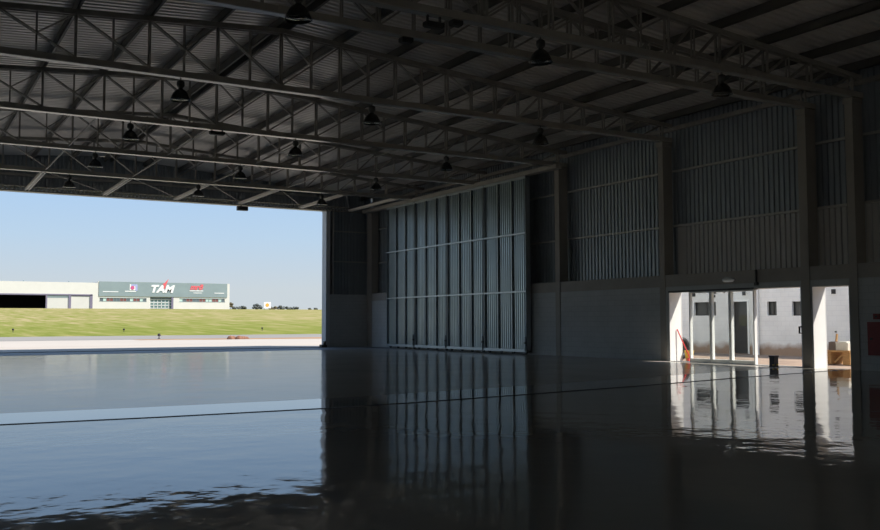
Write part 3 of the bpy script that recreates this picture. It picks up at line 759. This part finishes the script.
# ------------------------------------------------------------------ FAR TREES and board
def tree(x, y, z, w, h, mat, label, seed):
    t = thing('distant_tree', (x, y, z), label, 'tree', 'trees on the horizon')
    rd = random.Random(seed)
    mb = MB()
    for i in range(16):
        cx = x+(rd.random()-.5)*w*.95; f = 1-abs(cx-x)/w; cz = z+h*(.12+rd.random()*.62*f); cy = y+(rd.random()-.5)*w*.5
        r_ = min(w, h)*(.20+rd.random()*.12); pr = []
        for q in range(7):
            a = math.pi*q/6; pr.append((r_*math.sin(a)*(1+.25*(rd.random()-.5)), -r_*math.cos(a)*.8))
        mb.lathe(pr, (cx, cy, cz), 9)
    mb.build('crown', mat, t)
    MB().tube((x, y, z-.3), (x, y, z+h*.5), w*.05, 6).build('trunk', M['trunk'], t)
YT = 560
for i, (x, w, h, m_, lab) in enumerate((
    (180.2, 2.6, 6.2, 'leaf_brown', 'narrow brown tree close beside the right end of the far hangar'),
    (183.5, 4.0, 2.6, 'leaf', 'low dark tree just right of the far hangar, left of a pair'),
    (188.0, 5.0, 2.9, 'leaf', 'low dark tree just right of the far hangar, right of a pair'),
    (197.6, 5.6, 4.3, 'leaf', 'rounded dark tree immediately left of the white board'),
    (207.8, 5.2, 3.0, 'leaf_brown', 'brownish low tree immediately right of the white board'),
    (213.5, 4.8, 3.4, 'leaf', 'dark tree in the row right of the white board, tallest of the row'),
    (217.8, 4.8, 2.9, 'leaf', 'dark tree in the middle of the row right of the white board'),
    (222.4, 5.0, 2.5, 'leaf', 'low dark tree ending the row right of the white board'),
    (233.4, 2.0, 1.6, 'leaf', 'tiny lone tree on the horizon near the door jamb, left one'),
    (237.2, 2.6, 1.8, 'leaf', 'tiny lone tree on the horizon near the door jamb, right one'))):
    tree(x, YT, 9.75, w, h, M[m_], lab, i+3)
t = thing('white_board', (202.5, 556, 9.7), 'white advertising board with an orange emblem among the horizon trees', 'sign')
MB().box(200.2, 204.9, 555.6, 556, 10.4, 14.4).build('panel', M['sign_white'], t)
mb = MB()
for x in (200.7, 204.4): MB().tube((x, 556.1, 9.4), (x, 556.1, 12), .2, 6).build('post', M['far_band'], t)
mb = MB(); cx, cz = 202.5, 12.3; pts = [(cx-.5, 555.5, cz-.9), (cx+.5, 555.5, cz-.9)]
for i in range(9):
    a = R(-20+i*27.5); rr_ = 1.25 if i % 2 == 0 else 1.12
    pts.append((cx+rr_*math.cos(a), 555.5, cz+.2+rr_*math.sin(a)))
mb.poly(pts); mb.build('emblem', M['sign_orange'], t)

# ------------------------------------------------------------------ HIGH BAY LAMPS
def lamp(loc, label):
    t = thing('high_bay_lamp', loc, label, 'lamp', 'high bay lamps under the trusses')
    x, y, z = loc                      # z = underside of the truss
    mb = MB().tube((x, y, z-.07), (x, y, z+.01), .015, 6); mb.tube((x-.05, y, z-.07), (x+.05, y, z-.07), .012, 6); mb.build('hook', M['iron'], t)
    MB().lathe([(0, -.07), (.06, -.07), (.10, -.10), (.105, -.20), (.075, -.25), (0, -.25)], (x, y, z), 16).build('ballast', M['lampbox'], t, True)
    MB().lathe([(.06, -.24), (.055, -.29), (0, -.29)], (x, y, z), 14).build('neck', M['lampbox'], t, True)
    MB().lathe([(.0, -.285), (.07, -.29), (.14, -.34), (.20, -.42), (.245, -.52), (.262, -.58), (.275, -.585), (.262, -.592), (.235, -.53), (.19, -.43), (.13, -.35), (.06, -.31), (0, -.305)], (x, y, z), 24).build('reflector', M['lamp'], t, True)
    MB().lathe([(0, -.33), (.03, -.33), (.055, -.40), (.05, -.47), (0, -.50)], (x, y, z), 12).build('bulb', M['sign_white'], t, True)
    MB().lathe([(0, -.575), (.255, -.575), (.255, -.582), (0, -.60)], (x, y, z), 24).build('lens', M['glass'], t, True)
    return t
rows = {6.27: 'left', 11.88: 'middle', 18.05: 'right'}
first = None
for k, nm in ((6, 'on the nearest truss'), (4, 'on the fourth truss from the opening'), (3, 'on the third truss from the opening'), (2, 'on the second truss from the opening'), (1, 'on the truss nearest the opening')):
    for x, rn in rows.items():
        lab = 'dark high bay lamp %s, %s row of three' % (nm, rn)
        x_ = x+(.25 if k == 6 else 0)+(.22 if k == 6 and rn == 'middle' else 0)-(.12 if k == 6 and rn == 'right' else 0)
        loc = (x_, TY[k], ZB-.013)
        if first is None: first = lamp(loc, lab)
        else: clone(first, loc, lab)
# small boxes clamped to the trusses
def clamp_box(loc, label, w=.42, drop=.16):
    x, y, z = loc
    t = thing('clamp_light', loc, label, 'lamp')
    mb = MB(); mb.box(x-w*.4, x-w*.32, y-.03, y+.03, z-drop, z+.01); mb.box(x+w*.32, x+w*.4, y-.03, y+.03, z-drop, z+.01); mb.build('bracket', M['iron'], t)
    mb = MB().box(x-w/2, x+w/2, y-.1, y+.1, z-drop-.09, z-drop); mb.box(x-w*.45, x+w*.45, y-.08, y+.08, z-drop-.11, z-drop-.09); mb.build('housing', M['dark'], t)
clamp_box((9.55, TY[6], ZB), 'dark strip box hung on two brackets under the nearest truss, top centre')
clamp_box((10.1, TY[6], ZB), 'small dark box clamped under the nearest truss, right of the strip box', .25, .03)
clamp_box((9.75, TY[5], ZB), 'small dark box clamped under the farther truss of the close pair', .28, .03)
clamp_box((9.08, TY[3], ZB), 'dark box hung under the third truss from the opening at the ridge', .5, .05)

# ------------------------------------------------------------------ LIGHT
sd = Vector((-.55, .5, -1)).normalized()
sun = bpy.data.lights.new('sun', 'SUN'); sun.energy = 7.0; sun.angle = R(.53); sun.color = (1, .94, .85)
so = bpy.data.objects.new('sun', sun); so.rotation_euler = sd.to_track_quat('-Z', 'Y').to_euler(); so.location = (40, -40, 60); C.objects.link(so)
w = bpy.data.worlds.new('sky'); bpy.context.scene.world = w; w.use_nodes = True
nt = w.node_tree; bg = nt.nodes['Background']
tc = nt.nodes.new('ShaderNodeTexCoord'); sp = nt.nodes.new('ShaderNodeSeparateXYZ'); nt.links.new(tc.outputs['Generated'], sp.inputs[0])
r = ramp(nt, [(0.0, (.60, .66, .70)), (.035, (.60, .67, .72)), (.09, (.50, .66, .83)), (.16, (.40, .61, .90)), (.35, (.31, .50, .84)), (1.0, (.27, .44, .76))])
nt.links.new(sp.outputs['Z'], r.inputs['Fac']); nt.links.new(r.outputs['Color'], bg.inputs['Color']); bg.inputs['Strength'].default_value = 1.0

# ------------------------------------------------------------------ CAMERA
cam = bpy.data.cameras.new('camera'); co = bpy.data.objects.new('camera', cam); C.objects.link(co)
cam.sensor_width = 36; cam.lens = 915.2*36/880; cam.clip_end = 3000; cam.clip_start = .05
co.location = (0, 0, 1.396)
yaw, pitch, roll = R(30.71), R(3.571), R(-.15)
F = Vector((math.sin(yaw)*math.cos(pitch), math.cos(yaw)*math.cos(pitch), math.sin(pitch)))
Rt = Vector((math.cos(yaw), -math.sin(yaw), 0)); U = Rt.cross(F)
X = Rt*math.cos(roll)+U*math.sin(roll); Y = U*math.cos(roll)-Rt*math.sin(roll)
mt = Matrix((X, Y, -F)).transposed(); co.rotation_euler = mt.to_euler()
bpy.context.scene.camera = co
bpy.context.scene.view_settings.view_transform = 'Standard'
bpy.context.scene.view_settings.look = 'None'
bpy.context.scene.cycles.max_bounces = 12; bpy.context.scene.cycles.diffuse_bounces = 6
